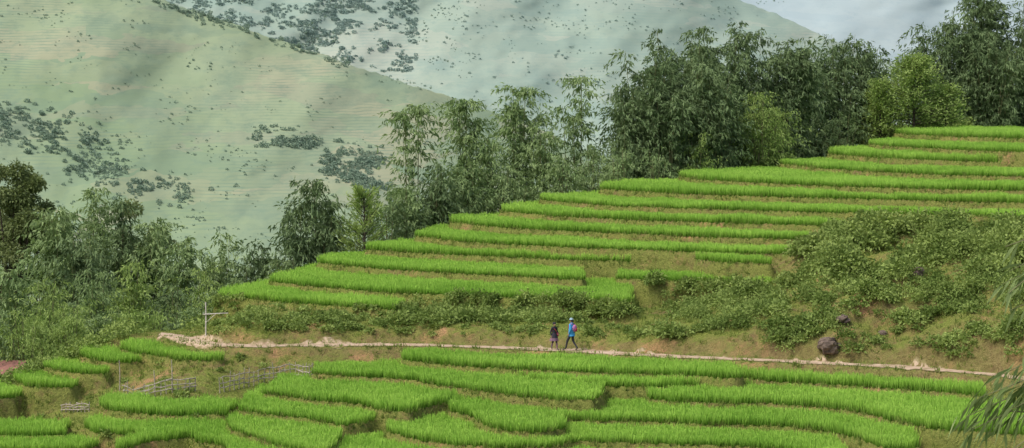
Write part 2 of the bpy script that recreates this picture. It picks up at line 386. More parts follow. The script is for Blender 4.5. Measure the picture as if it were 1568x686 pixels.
# ---------- trees
def bamboo(rng,h,rad,nc,leafL=.45,m=14,arch=.12,t0=.1,br=2,tuftlen=1.1,wf=.27):
    g=Geo(); ac=rng.random()*6
    for c in range(nc):
        an=ac+c*2.4+rng.uniform(-.4,.4); o=np.array([math.cos(an),math.sin(an),0])
        b=o*rng.uniform(.1,.5)*rad; q=rng.uniform(0,1); lean=rad*(.1+.8*q); dr=arch*rng.uniform(.3,1.6); hh=h*(1-.45*q*q-.15*rng.random())/(1-.7*dr)
        if c<2: hh=h/(1-.8*dr); lean*=.45
        def f(t): t=np.asarray(t)[...,None]; return b+o*lean*t**1.7+np.array([0,0,1.])*hh*(t-dr*t**5)
        V,Q=tube(f(np.linspace(-.03,1,9)),np.linspace(.06,.012,9),5); g.add(V,Q,1)
        nn=int(hh*(1-t0)*2.1)
        t=np.linspace(t0,1,nn)+rng.uniform(-.01,.01,nn); node=np.repeat(f(t),br,0); tt=np.repeat(t,br); k=len(tt)
        a2=rng.uniform(0,6.283,k); bd=np.stack([np.cos(a2),np.sin(a2),rng.uniform(-.1,.5,k)],-1)+o*.3
        bl=tuftlen*rng.uniform(.3,1.45,k)*(.35+1.2*np.sin(np.clip(tt,0,1)*math.pi*.88)**.7)
        s=rng.uniform(.1,1,(k,m)); P_=node[:,None]+bd[:,None]*(bl[:,None]*s)[...,None]; P_[...,2]-=.4*bl[:,None]*s**2
        P_+=rng.normal(size=P_.shape)*.09
        D=bd[:,None]*.45+rng.normal(size=P_.shape)*.38; D[...,2]-=rng.uniform(.2,1.0,(k,m))
        rr=(np.repeat(rng.random(k),m)*.5+rng.random()*.35)+rng.random(k*m)*.15
        V,Q=leafq(P_.reshape(-1,3),D.reshape(-1,3),leafL*rng.uniform(.6,1.25,k*m),leafL*wf,rng); g.add(V,Q,0,rr)
    return g
def broad(rng,h,rad,ncl=22,leafL=.32,crown0=.2,dn=1.):
    g=Geo(); tr=np.array([[0,0,-.4],[.1,0,h*.25],[-.1,.1,h*.5],[.1,0,h*.8]]); V,Q=tube(tr,[h*.02,h*.016,h*.012,h*.006],8); g.add(V,Q,1)
    for i in range(ncl):
        d=nrm(rng.normal(size=3)); q=rng.uniform(.45,1)
        c=np.array([d[0]*rad*q,d[1]*rad*q,h*(crown0+(1-crown0)*.5)+d[2]*h*(1-crown0)*.45*q])
        s=tr[1]+(tr[3]-tr[1])*np.clip((c[2]-h*.25)/h*.8,0,1); mid=(s+c)/2+np.array([0,0,-.3])
        V,Q=tube([s,mid,c],[h*.005,h*.004,.015],5); g.add(V,Q,1)
        r=rad*rng.uniform(.22,.42); n=int(dn*(330*(r/1.1)**1.7+120))
        dd=nrm(rng.normal(size=(n,3))); p=c+dd*r*rng.uniform(.3,1.05,n)[:,None]*np.array([1,1,.7])
        D=dd*.5+rng.normal(size=(n,3))*.5-np.array([0,0,.2]); V,Q=leafq(p,D,leafL*rng.uniform(.6,1.2,n),leafL*.42,rng)
        g.add(V,Q,0,np.full(n,rng.random())*.7+.3*rng.random(n))
    return g
def conifer(rng,h,rad,leafL=.4,up=.5,wd=.11,nb=7,nn=40,sc=.14,st=1.):
    g=Geo(); V,Q=tube([[0,0,-.4],[.05,0,h*.5],[0,0,h]],[h*.018,h*.012,.02],7); g.add(V,Q,1)
    nl=int(h*2.6*st)
    for i in range(nl):
        t=.12+.86*i/nl
        for k in range(nb):
            a=rng.uniform(0,6.283); L_=rad*(1.02-t)**.6*rng.uniform(.5,1.15)+.15
            d=np.array([math.cos(a),math.sin(a),up*rng.uniform(.4,1.2)]); s0=np.array([0,0,h*t]); e=s0+d*L_
            V,Q=tube([s0,(s0+e)/2-np.array([0,0,.08]),e],[.03,.02,.008],4); g.add(V,Q,1)
            n=nn; s=rng.uniform(.2,1.05,n)[:,None]; p=s0+d*L_*s+rng.normal(size=(n,3))*sc
            D=d*.7+rng.normal(size=(n,3))*.5+np.array([0,0,.1]); V,Q=leafq(p,D,leafL*rng.uniform(.6,1.1,n),wd,rng,.05)
            g.add(V,Q,0,np.full(n,rng.random())*.6+.4*rng.random(n))
    return g
rng=np.random.default_rng(11)
def place(kind,u,top,w,d,mat,name,**k):
    x,y,zt=at_d(u,top,d); zb=gz(x,y)-.1; h=zt-zb; rad=w/2*d/F
    if kind=='b': g=bamboo(rng,h,max(.8,rad-.7),**k); mats=[mat,M_culm]
    elif kind=='t': g=broad(rng,h,rad,**k); mats=[mat,M_bark]
    else: g=conifer(rng,h,rad,**k); mats=[mat,M_bark]
    o=g.obj(name,mats); o.location=(x,y,zb); return o
B='bamboo_clump'
T=[
('b',990,74,120,186,M_dark,B,dict(nc=24)),('b',1045,46,130,190,M_dark,B,dict(nc=26)),('b',1110,28,130,194,M_dark,B,dict(nc=28)),('b',1165,40,100,195,M_dark,B,dict(nc=20)),
('b',1085,90,130,187,M_dark,B,dict(nc=22)),('b',1210,56,90,196,M_dark,B,dict(nc=20)),('b',965,125,70,184,M_dark,B,dict(nc=13)),('b',1020,115,120,185,M_dark,B,dict(nc=20)),
('b',1240,90,80,202,M_dark,B,dict(nc=16)),('b',1290,50,110,205,M_dark,B,dict(nc=26)),('b',1338,70,90,207,M_dark,B,dict(nc=18)),
('b',1165,138,70,189,M_light,B,dict(nc=13,leafL=.3)),('b',1190,165,70,190,M_light,B,dict(nc=11,leafL=.3)),('b',1065,200,50,184,M_light,B,dict(nc=8,leafL=.3)),
('b',1010,225,80,182,M_mid,B,dict(nc=9,leafL=.3)),('b',950,228,70,180,M_mid,B,dict(nc=9,leafL=.3)),('b',1290,170,90,200,M_mid,B,dict(nc=9,leafL=.3)),
('c',1400,85,140,203,M_light,'feathery_tree',dict(leafL=.32,up=.35,nb=11,nn=50,sc=.22)),('c',1348,122,90,203,M_light,'feathery_tree',dict(leafL=.32,up=.35,nb=9,nn=40,sc=.2)),('c',1448,130,80,204,M_light,'feathery_tree',dict(leafL=.32,up=.35,nb=9,nn=40,sc=.2)),
('b',1425,34,80,214,M_dark,B,dict(nc=18)),('b',1505,-16,80,216,M_dark,B,dict(nc=10,arch=.35)),('b',1470,22,90,214,M_dark,B,dict(nc=20)),('b',1560,-4,120,216,M_dark,B,dict(nc=26)),('b',1520,45,120,213,M_dark,B,dict(nc=22)),('b',1640,10,130,216,M_dark,B,dict(nc=12)),
('b',712,144,75,181,M_mid,B,dict(nc=8,arch=.34)),('b',748,208,60,180,M_mid,B,dict(nc=8)),('b',797,122,75,184,M_mid,B,dict(nc=10,arch=.2)),('b',830,195,60,182,M_mid,B,dict(nc=9)),
('b',882,155,95,184,M_mid,B,dict(nc=4,arch=.4)),('b',908,218,70,182,M_mid,B,dict(nc=12,leafL=.35)),('b',862,240,70,180,M_mid,B,dict(nc=12,leafL=.35)),
('b',628,204,100,175,M_mid,B,dict(nc=5,arch=.42)),('b',672,250,60,174,M_dark,B,dict(nc=12)),('b',622,285,60,172,M_mid,B,dict(nc=10)),
('b',712,250,70,177,M_mid,B,dict(nc=13)),('b',780,250,80,179,M_mid,B,dict(nc=13,leafL=.35)),('b',595,308,50,170,M_dark,B,dict(nc=9,leafL=.35)),
('b',487,274,95,168,M_dark,B,dict(nc=8,arch=.34)),('b',455,320,60,166,M_dark,B,dict(nc=10)),('b',505,330,60,167,M_dark,B,dict(nc=10)),('c',557,288,95,166,M_light,'pine_tree',dict(leafL=.5,up=.9,wd=.07,nb=6,nn=34,sc=.1)),
('t',15,203,150,170,M_olive,'broadleaf_tree',dict(ncl=90,crown0=.1,dn=1.7)),('t',70,250,90,172,M_olive,'broadleaf_tree',dict(ncl=46,crown0=.1,dn=1.5)),('t',215,276,110,176,M_olive,'broadleaf_tree',dict(ncl=50,dn=1.3)),
('b',140,279,80,168,M_mid,B,dict(nc=16)),('b',188,296,70,166,M_dark,B,dict(nc=15)),('b',85,308,90,162,M_mid,B,dict(nc=18)),('b',125,350,80,158,M_dark,B,dict(nc=15)),
('b',235,326,70,166,M_mid,B,dict(nc=16)),('b',280,360,70,164,M_mid,B,dict(nc=15)),('b',340,358,75,172,M_mid,B,dict(nc=15)),('b',390,370,70,168,M_dark,B,dict(nc=15)),('b',430,396,60,166,M_mid,B,dict(nc=12,leafL=.35)),
('b',200,395,90,156,M_light,B,dict(nc=15,leafL=.33)),('b',145,408,80,152,M_mid,B,dict(nc=14,leafL=.33)),('b',70,425,90,150,M_light,B,dict(nc=15,leafL=.33)),('b',10,395,100,152,M_mid,B,dict(nc=15)),
('b',310,412,75,160,M_light,B,dict(nc=13,leafL=.33)),('b',360,426,75,158,M_mid,B,dict(nc=12,leafL=.33)),('b',265,440,75,152,M_dark,B,dict(nc=12,leafL=.33)),('b',110,460,80,144,M_light,B,dict(nc=13,leafL=.28)),
('b',35,475,90,142,M_light,B,dict(nc=13,leafL=.28)),('b',190,468,80,146,M_light,B,dict(nc=12,leafL=.28)),('b',-20,470,90,142,M_mid,B,dict(nc=12,leafL=.3)),('b',240,472,50,146,M_light,B,dict(nc=8,leafL=.28)),
('t',300,466,80,150,M_mid,'broadleaf_tree',dict(ncl=18,leafL=.22,crown0=.1)),('t',160,450,70,147,M_mid,'broadleaf_tree',dict(ncl=18,leafL=.22,crown0=.1)),('t',385,436,70,160,M_mid,'broadleaf_tree',dict(ncl=14,leafL=.22,crown0=.1))]
for k,u,t,w,d,mt,nm,kw in T: place(k,u,t,w,d,mt,nm,**kw)
g=Geo()
for i in range(240):
    u=rng.uniform(430,1480); a=(u-CX)/F; d=np.interp(a,ca,cd)+rng.uniform(-.5,3); x=a*d; zz=gz(x,d); r=rng.uniform(.5,1.3)
    clump_leaves(g,np.array([x,d,zz+r*.4]),r,int(150*r**1.5)+60,.27,rng)
for i in range(90):
    u=rng.uniform(-30,430); a=(u-CX)/F; d=np.interp(a,ca,cd)+rng.uniform(0,5); x=a*d; zz=gz(x,d); r=rng.uniform(.5,1.1)
    clump_leaves(g,np.array([x,d,zz+r*.3]),r,int(150*r**1.5)+60,.24,rng)
g.obj('crest_scrub',[M_shrub])
# ---------- foreground bamboo, right edge
g=Geo(); fx,fy=6.75,26.0; fz=gz(fx,fy)
for (bx,by,top,ln) in ((0,0,17.5,.5),(.5,.6,18.5,.8),(.9,-.3,16.5,.2)):
    pts=[np.array([bx-ln*t*t,by,t*(top-fz)]) for t in np.linspace(-.02,1,10)]
    V,Q=tube(pts,np.linspace(.05,.02,10),8); g.add(V,Q,1)
def fgbr(u0,v0,u1,v1,n):
    x0,y0,z0=at_d(u0,v0,26); x1,y1,z1=at_d(u1,v1,26)
    s=np.array([x0-fx,rng.uniform(-.4,.4),z0-fz]); e=np.array([x1-fx,rng.uniform(-.4,.4),z1-fz]); mid=(s+e)/2+np.array([0,0,.12])
    V,Q=tube([s,mid,e],[.014,.009,.004],5); g.add(V,Q,1)
    t=rng.uniform(.2,1,n)[:,None]; p=(1-t)**2*s+2*t*(1-t)*mid+t*t*e+rng.normal(size=(n,3))*.05
    D=nrm(e-s)*.45+rng.normal(size=(n,3))*.25+np.array([0,0,-.65]); V,Q=leafq(p,D,.33*rng.uniform(.6,1.2,n),.042,rng,.12); g.add(V,Q,0,rng.random(n))
for a in ((1640,560,1535,580,26),(1640,590,1505,612,30),(1640,610,1488,645,34),(1620,640,1495,662,30),(1640,600,1540,636,30),(1620,590,1555,608,26),(1640,660,1530,690,26),
          (1640,400,1550,418,16),(1640,378,1540,378,7),(1640,425,1540,436,16),(1640,400,1535,445,12),(1640,470,1555,480,8)): fgbr(*a)
o=g.obj('bamboo_plant',[foliage('near_bamboo_leaf',(.12,.19,.06),(.34,.44,.20),2,.3),M_culm]); o.location=(fx,fy,fz)
# ---------- mountains
def mountain_mat(name,cols,dark,stripe,sscale,fs,wood=.6):  # aerial haze is painted into cols and dark; no atmosphere is rendered
    m,nt=newmat(name); g=N(nt,'ShaderNodeNewGeometry'); pos=g.outputs['Position']
    a,b,c=cols
    mp=N(nt,'ShaderNodeMapping'); mp.inputs['Scale'].default_value=(1,.3,2.0); mp.inputs['Rotation'].default_value=(0,math.radians(14),math.radians(9)); nt.links.new(pos,mp.inputs['Vector']); pv=mp.outputs[0]
    n1=noise(nt,pv,.004*fs,6,.6); n2=noise(nt,pv,.02*fs,5,.65); n3=noise(nt,pv,.0065*fs,5,.6)
    col=mix(nt,mapr(nt,n1,.38,.62),a,b)
    wp=N(nt,'ShaderNodeTexNoise'); wp.inputs['Scale'].default_value=.03*fs; wp.inputs['Detail'].default_value=3; nt.links.new(pv,wp.inputs['Vector'])
    wa=N(nt,'ShaderNodeVectorMath',operation='MULTIPLY_ADD'); nt.links.new(wp.outputs['Color'],wa.inputs[0]); wa.inputs[1].default_value=(26,26,26); nt.links.new(pos,wa.inputs[2])
    vo=N(nt,'ShaderNodeTexVoronoi'); vo.inputs['Scale'].default_value=.03*fs; mp2=N(nt,'ShaderNodeMapping'); mp2.inputs['Scale'].default_value=(.4,.22,2.4); nt.links.new(wa.outputs[0],mp2.inputs['Vector']); nt.links.new(mp2.outputs[0],vo.inputs['Vector'])
    sp=N(nt,'ShaderNodeSeparateColor'); nt.links.new(vo.outputs['Color'],sp.inputs[0])
    col=mix(nt,math_(nt,'MULTIPLY',mapr(nt,sp.outputs[0],.5,.95),.4),col,c)
    col=mix(nt,math_(nt,'MULTIPLY',mapr(nt,sp.outputs[1],.55,.95),.3),col,dark)
    col=mix(nt,math_(nt,'MULTIPLY',mapr(nt,noise(nt,pv,.0032*fs,5,.6),.54,.66),.55),col,c)
    sx=N(nt,'ShaderNodeSeparateXYZ'); nt.links.new(pos,sx.inputs[0])
    zz=math_(nt,'ADD',sx.outputs[2],math_(nt,'MULTIPLY',noise(nt,pos,.012,5),9))
    w=math_(nt,'SINE',math_(nt,'MULTIPLY',zz,sscale)); wf=math_(nt,'MULTIPLY',mapr(nt,w,.2,.9),mapr(nt,n3,.42,.56,0,stripe))
    wf=math_(nt,'MULTIPLY',wf,mapr(nt,noise(nt,pv,.03*fs,3,.6),.35,.6)); col=mix(nt,wf,col,dark)
    col=mix(nt,math_(nt,'MULTIPLY',mapr(nt,noise(nt,pv,.008*fs,10,.72),.49,.64),wood),col,dark)
    col=mix(nt,math_(nt,'MULTIPLY',mapr(nt,noise(nt,pv,.09*fs,4,.75),.52,.66),.4),col,dark)
    d=N(nt,'ShaderNodeBsdfDiffuse'); nt.links.new(col,d.inputs[0]); o=N(nt,'ShaderNodeOutputMaterial'); nt.links.new(d.outputs[0],o.inputs[0]); return m
def mountain(name,ridge,u0,u1,bot,d0,d1,amp,mat,seed,nu=460,nv=220,fine=.18):
    ru=[r[0] for r in ridge]; rv=[r[1] for r in ridge]
    du=np.arange(u0-300,u1+300,5.0); sm=np.convolve(np.pad(np.interp(du,ru,rv),20,'edge'),np.ones(41)/41,'valid')
    def rs(u): return np.interp(u,du,sm)
    def rid(u): return rs(u)+5*fbm(u/60+seed,u*0,3)+3*fbm(u/9+seed,u*0,2)
    def pt(u,v):
        t=(bot-v)/(bot-rs(u))
        n=fbm(u/260+v/300+seed,v/500-u/900+seed,3)+fine*fbm((u+1.3*v)/95+seed,(v-.5*u)/75,4)
        return at_d(u,v,d0+(d1-d0)*t+amp*n)
    us=np.linspace(u0,u1,nu); tt=np.linspace(0,1,nv); Ug,Tg=np.meshgrid(us,tt)
    Vg=bot+(rs(Ug)-bot)*Tg+(rid(Ug)-rs(Ug))*Tg**24
    x,y,z=pt(Ug,Vg)
    x=np.vstack([x,x[-1:]*1.2]); y=np.vstack([y,y[-1:]*1.2]); z=np.vstack([z,z[-1:]*0-140]); nv2=nv+1
    ii=np.arange(nu*nv2).reshape(nv2,nu)
    mk(name,np.stack([x,y,z],-1).reshape(-1,3),np.stack([ii[:-1,:-1],ii[:-1,1:],ii[1:,1:],ii[1:,:-1]],-1).reshape(-1,4),[mat],smooth=True)
    return pt
mA=mountain_mat('haze_tinted_near_slope',((.225,.315,.19),(.315,.39,.255),(.43,.38,.28)),(.175,.265,.20),.65,2.2,1,.65)  # slope greens with light haze mixed into the surface colour
mB=mountain_mat('haze_tinted_middle_slope',((.285,.38,.32),(.34,.425,.355),(.40,.44,.375)),(.225,.33,.30),.4,1.2,.8,.65)  # bluer and paler, heavier haze painted on
mC=mountain_mat('haze_tinted_far_slope',((.335,.43,.465),(.37,.46,.48),(.39,.47,.48)),(.30,.40,.44),.1,.6,.5,.55)  # mostly painted haze, hardly any slope colour left
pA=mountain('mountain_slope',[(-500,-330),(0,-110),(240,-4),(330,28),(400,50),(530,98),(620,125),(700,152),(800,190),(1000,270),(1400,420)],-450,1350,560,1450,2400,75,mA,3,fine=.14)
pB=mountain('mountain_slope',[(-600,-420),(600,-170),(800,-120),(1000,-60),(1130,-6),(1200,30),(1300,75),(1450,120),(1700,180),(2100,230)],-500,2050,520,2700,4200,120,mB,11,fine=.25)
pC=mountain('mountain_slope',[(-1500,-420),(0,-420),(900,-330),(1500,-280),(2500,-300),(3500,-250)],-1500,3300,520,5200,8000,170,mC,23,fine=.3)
def farmaster(s,M):
    rng=np.random.default_rng(s); n=110; d=nrm(rng.normal(size=(n,3))); p=d*rng.uniform(.4,1,n)[:,None]*np.array([1,1,.85])+np.array([0,0,.4])
    V,Q=leafq(p,d+rng.normal(size=(n,3))*.6,.5,.35,rng); return mk('far%d'%s,V,Q,[M],dolink=False)
def inst(name,pts,rs,masters):
    col=bpy.data.collections.new(name+'_parts')
    for o in masters: col.objects.link(o)
    me=bpy.data.meshes.new(name); me.vertices.add(len(pts)); me.vertices.foreach_set('co',np.asarray(pts,np.float32).ravel())
    rot=np.zeros((len(pts),3)); rot[:,2]=rng.uniform(0,6.28,len(pts)); scl=rs[:,None]*np.ones(3)
    a=me.attributes.new('rot','FLOAT_VECTOR','POINT'); a.data.foreach_set('vector',np.asarray(rot,np.float32).ravel())
    a=me.attributes.new('scl','FLOAT_VECTOR','POINT'); a.data.foreach_set('vector',np.asarray(scl,np.float32).ravel())
    o=link(bpy.data.objects.new(name,me))
    ng=bpy.data.node_groups.new(name,'GeometryNodeTree')
    ng.interface.new_socket('Geometry',in_out='INPUT',socket_type='NodeSocketGeometry'); ng.interface.new_socket('Geometry',in_out='OUTPUT',socket_type='NodeSocketGeometry')
    gi=ng.nodes.new('NodeGroupInput'); g2=ng.nodes.new('NodeGroupOutput')
    ip=ng.nodes.new('GeometryNodeInstanceOnPoints'); ci=ng.nodes.new('GeometryNodeCollectionInfo')
    ci.inputs[0].default_value=col; ci.inputs['Separate Children'].default_value=True; ci.inputs['Reset Children'].default_value=True
    ip.inputs['Pick Instance'].default_value=True
    for nm,so in (('rot','Rotation'),('scl','Scale')):
        na=ng.nodes.new('GeometryNodeInputNamedAttribute'); na.data_type='FLOAT_VECTOR'; na.inputs[0].default_value=nm
        ng.links.new(na.outputs[0],ip.inputs[so])
    ng.links.new(gi.outputs[0],ip.inputs['Points']); ng.links.new(ci.outputs[0],ip.inputs['Instance']); ng.links.new(ip.outputs[0],g2.inputs[0])
    md=o.modifiers.new('scatter','NODES'); md.node_group=ng; return o
store={}
def fr(fn,us,vs,n,s0,s1,thr=0.,line=None,width=20):
    if line is None:
        u=rng.uniform(us[0],us[1],n); v=rng.uniform(vs[0],vs[1],n)
    else:
        t=rng.random(n); lu=[l[0] for l in line]; lvv=[l[1] for l in line]; q=t*(len(line)-1)
        u=np.interp(q,range(len(line)),lu)+rng.normal(0,width,n); v=np.interp(q,range(len(line)),lvv)+rng.normal(0,width*.4,n)
    m=fbm(u/28,v/13,4)>thr; u=u[m];v=v[m]; x,y,z=fn(u,v); store.setdefault(fn,[]).append((np.stack([x,y,z],-1),s0+(s1-s0)*rng.random(len(u))**2))
fr(pA,(0,700),(0,400),4500,.4,1.4,.15)
fr(pA,0,0,600,1.0,3.2,-.15,[(400,205),(470,225),(540,245),(600,255)],20)
fr(pA,0,0,380,1.0,3.2,-.15,[(500,255),(560,280),(620,300)],14)
fr(pA,0,0,600,1.0,3.0,-.15,[(-10,170),(60,200),(110,225),(160,270)],34)
fr(pA,0,0,300,.8,2.6,-.1,[(130,255),(220,285),(280,300)],22)
fr(pA,0,0,260,1.0,2.6,-.15,[(240,2),(330,32),(420,62),(540,104)],8)
fr(pB,(250,640),(-20,110),4200,1.2,4.2,-.08)
fr(pB,(500,1200),(-20,230),3500,.7,2.3,.12)
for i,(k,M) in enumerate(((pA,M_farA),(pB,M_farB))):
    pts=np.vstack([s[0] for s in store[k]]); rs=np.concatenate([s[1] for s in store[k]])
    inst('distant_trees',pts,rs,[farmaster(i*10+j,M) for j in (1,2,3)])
# ---------- rocks
def rock(u,v,w,hh,seed):
    x,y,z,ok=hit(u,v); me=bpy.data.meshes.new('rock')
    bm=bmesh.new(); bmesh.ops.create_icosphere(bm,subdivisions=4,radius=1)
    for vv in bm.verts:
        c=vv.co; k=1+.45*float(fbm(np.array([c.x*1.3+seed]),np.array([c.y*1.3+c.z*1.7]),4)[0]); c*=k
        c.x=round(c.x*2.5)/2.5*.35+c.x*.65; c.z=round(c.z*2.2)/2.2*.4+c.z*.6
    bm.to_mesh(me); bm.free(); me.materials.append(M_rock); o=link(bpy.data.objects.new('boulder',me)); o.location=(x[0],y[0],z[0]+hh*.12); o.scale=(w/2,w/2.2,hh/2); o.rotation_euler=(0,.2,seed)
rock(1270,540,1.3,.95,1.3); rock(1291,495,.8,.5,2.2); rock(1405,432,.8,.7,4.1); rock(1352,512,.5,.3,5.)
# ---------- fences & posts
def fence(px,hgt,step=.32):
    xs_,ys_,zs_,ok=hit([p[0] for p in px],[p[1] for p in px]); L_=np.concatenate([[0],np.cumsum(np.hypot(np.diff(xs_),np.diff(ys_)))])
    g=Geo(); top=[]
    for s in np.arange(0,L_[-1],step):
        x=np.interp(s,L_,xs_);y=np.interp(s,L_,ys_); z=gz(x,y); h=hgt*rng.uniform(.8,1.2)
        l=rng.normal(0,.07,2); V,Q=tube([[x,y,z-.2],[x+l[0]*.5,y+l[1]*.5,z+h*.5],[x+l[0],y+l[1],z+h]],[.032,.028,.022],6); g.add(V,Q)
        top.append((x,y,z))
    top=np.array(top)
    for f_ in (.3,.55,.85):
        for i in range(0,len(top)-1,4):
            seg=top[i:i+6]+np.array([0,-.035,hgt*f_])+rng.normal(size=(len(top[i:i+6]),3))*.03
            if len(seg)>1: V,Q=tube(seg,.028,6); g.add(V,Q)
    g.obj('wooden_fence',[M_wood])
fence([(188,612),(230,612),(265,606),(300,603)],.85)
fence([(337,607),(370,600),(410,590),(450,582),(484,574)],.95)
fence([(95,632),(140,630)],.5)
def pole(u,v,h,name='wooden_pole'):
    x,y,z,ok=hit(u,v); g=Geo(); V,Q=tube([[0,0,-.3],[.03,0,h*.5],[.0,.02,h]],[.035,.03,.022],8); g.add(V,Q); o=g.obj(name,[M_wood]); o.location=(x[0],y[0],z[0])
pole(183,600,1.7); pole(263,600,1.7); pole(236,602,1.2)
x,y,z,ok=hit(315,516); g=Geo()
V,Q=tube([[0,0,-.3],[.02,0,1],[0.02,0,2.0]],[.045,.04,.035],8); g.add(V,Q)
V,Q=tube([[-.15,-.05,1.28],[.6,-.05,1.33],[1.35,-.05,1.36]],[.03,.03,.025],8); g.add(V,Q)
V,Q=tube([[.02,-.05,.8],[.3,-.05,1.05],[.6,-.05,1.3]],.02,6); g.add(V,Q)
o=g.obj('wooden_signpost',[M_pale]); o.location=(x[0],y[0],z[0])
# ---------- hut
def box(g,c,s,m=0):
    c=np.array(c);s=np.array(s)/2; V=[c+s*np.array(k) for k in ((-1,-1,-1),(1,-1,-1),(1,1,-1),(-1,1,-1),(-1,-1,1),(1,-1,1),(1,1,1),(-1,1,1))]
    g.add(V,[(0,3,2,1),(4,5,6,7),(0,1,5,4),(1,2,6,5),(2,3,7,6),(3,0,4,7)],m)
e=link(bpy.data.objects.new('wooden_hut',None)); hx,hy,hz=at_d(-4,575,141)
g=Geo(); box(g,(0,0,-1.2),(3,3,2.6)); w_=g.obj('walls',[M_wood]); w_.parent=e
g=Geo(); g.add([(-1.8,-1.9,.0),(1.8,-1.9,.0),(1.8,0,.75),(-1.8,0,.75),(-1.8,1.9,0),(1.8,1.9,0),(-1.8,-1.9,.08),(1.8,-1.9,.08),(1.8,0,.85),(-1.8,0,.85),(-1.8,1.9,.08),(1.8,1.9,.08)],[(0,3,2,1),(3,4,5,2),(6,7,8,9),(9,8,11,10),(0,1,7,6),(4,10,11,5),(0,6,9,3),(1,2,8,7),(3,9,10,4),(2,5,11,8)])
w_=g.obj('roof',[plain('red_roof',(.32,.15,.12),(.2,.10,.08),3)]); w_.parent=e
g=Geo(); box(g,(.4,-1.53,-1.4),(.8,.05,1.9)); w_=g.obj('door',[M_bark]); w_.parent=e
e.location=(hx,hy,hz+.1)
# ---------- people
def person(name,loc,rotz,scale,J,E,RAD,mats,extras):
    names=list(J); me=bpy.data.meshes.new('sk'); me.from_pydata([J[k] for k in names],[(names.index(a),names.index(b)) for a,b,_ in E],[])
    o=link(bpy.data.objects.new('sk',me)); sk=o.modifiers.new('s','SKIN'); sk.use_smooth_shade=True
    for i,k in enumerate(names):
        sv=me.skin_vertices[0].data[i]; sv.radius=RAD[k]; sv.use_root=(k=='pelvis')
    ss=o.modifiers.new('ss','SUBSURF'); ss.levels=2; ss.render_levels=2
    dg=bpy.context.evaluated_depsgraph_get(); dg.update(); m2=bpy.data.meshes.new_from_object(o.evaluated_get(dg)); bpy.data.objects.remove(o)
    m2.materials.clear()
    for m in mats: m2.materials.append(m)
    for p in m2.polygons:
        c=np.array(p.center); best=1e9
        for a,b,t in E:
            A=np.array(J[a]);Bv=np.array(J[b]);ab=Bv-A; q=np.clip(np.dot(c-A,ab)/np.dot(ab,ab),0,1); dd=np.linalg.norm(c-A-ab*q)-.4*(RAD[a][0]+RAD[b][0])
            if dd<best: best=dd;bt=t
        p.material_index=bt; p.use_smooth=True
    e=link(bpy.data.objects.new(name,None)); b=link(bpy.data.objects.new('body',m2)); b.parent=e
    for ex in extras: ex.parent=e
    e.location=loc; e.rotation_euler=(0,0,rotz); e.scale=(scale,)*3; return e
def ellip(name,c,r,mat,sub=3,fn=None):
    bm=bmesh.new(); bmesh.ops.create_icosphere(bm,subdivisions=sub,radius=1)
    for v in bm.verts:
        if fn: v.co=fn(v.co)
        v.co=Vector((v.co.x*r[0]+c[0],v.co.y*r[1]+c[1],v.co.z*r[2]+c[2]))
    me=bpy.data.meshes.new(name); bm.to_mesh(me); bm.free(); me.materials.append(mat)
    for p in me.polygons: p.use_smooth=True
    return link(bpy.data.objects.new(name,me))
S_skin=plain('skin',(.48,.29,.20),(.42,.25,.17),5,.5); S_hair=plain('black_hair',(.012,.010,.009),None,20,.5)
S_blue=plain('blue_jacket',(.05,.36,.70),(.04,.27,.58),6,.7); S_trs=plain('dark_trousers',(.05,.05,.065),(.03,.03,.04),6)
S_blk=plain('indigo_cloth',(.018,.018,.028),(.03,.03,.05),8); S_red=plain('red_cloth',(.45,.04,.05),(.30,.03,.10),10); S_pink=plain('pink_pack',(.50,.12,.18),(.30,.14,.38),4,.6)
S_shoe=plain('shoe',(.10,.08,.07)); S_hat=plain('pale_sunhat',(.30,.45,.55),(.25,.36,.45),8); S_eye=plain('eye',(.02,.015,.01),None,5,.3); S_lip=plain('lip',(.35,.12,.10)); S_emb=plain('embroidery',(.35,.10,.14),(.08,.14,.22),30)
def headparts(hy=0,hat=False):
    c=(0,-.015+hy,1.555); out=[ellip('head',c,(.073,.09,.112),S_skin,3,lambda v:Vector((v.x*(1-.18*max(0,-v.z)),v.y,v.z)))]
    out.append(ellip('nose',(0,c[1]-.092,1.545),(.011,.016,.02),S_skin,2))
    for s in (-1,1):
        out.append(ellip('eye',(s*.028,c[1]-.079,1.565),(.011,.007,.006),S_eye,2)); out.append(ellip('ear',(s*.073,c[1]+.005,1.55),(.010,.018,.028),S_skin,2))
    out.append(ellip('mouth',(0,c[1]-.083,1.508),(.021,.007,.006),S_lip,2))
    out.append(ellip('hair',(0,c[1]+.022,1.585),(.083,.093,.098),S_hair,3))
    out.append(ellip('hair_bun',(0,c[1]+.10,1.53),(.045,.04,.05),S_hair,2))
    if hat:
        g=Geo(); V,Q=tube([[0,c[1],1.615],[0,c[1],1.622]],[.125,.115],20); g.add(V,Q); V,Q=tube([[0,c[1],1.61],[0,c[1],1.66],[0,c[1]+.005,1.70]],[.10,.092,.06],16); g.add(V,Q); out.append(g.obj('sun_hat',[S_hat],True))
    return out
def fingers(w,d):
    g=Geo(); w=np.array(w); d=np.array(d)/np.linalg.norm(d); side=np.cross(d,[1,0,0]); side=side/np.linalg.norm(side)
    for i,(o_,l) in enumerate(((-.03,.065),(-.01,.078),(.01,.073),(.03,.055))):
        b=w+d*.07+side*o_; V,Q=tube([b,b+d*l*.5,b+d*l+np.array([0,-.015,0])],[.009,.008,.006],6); g.add(V,Q)
    b=w+d*.02+side*-.03; V,Q=tube([b,b+d*.03-side*.025,b+d*.06-side*.03],[.010,.009,.007],6); g.add(V,Q); return g.obj('fingers',[S_skin],True)
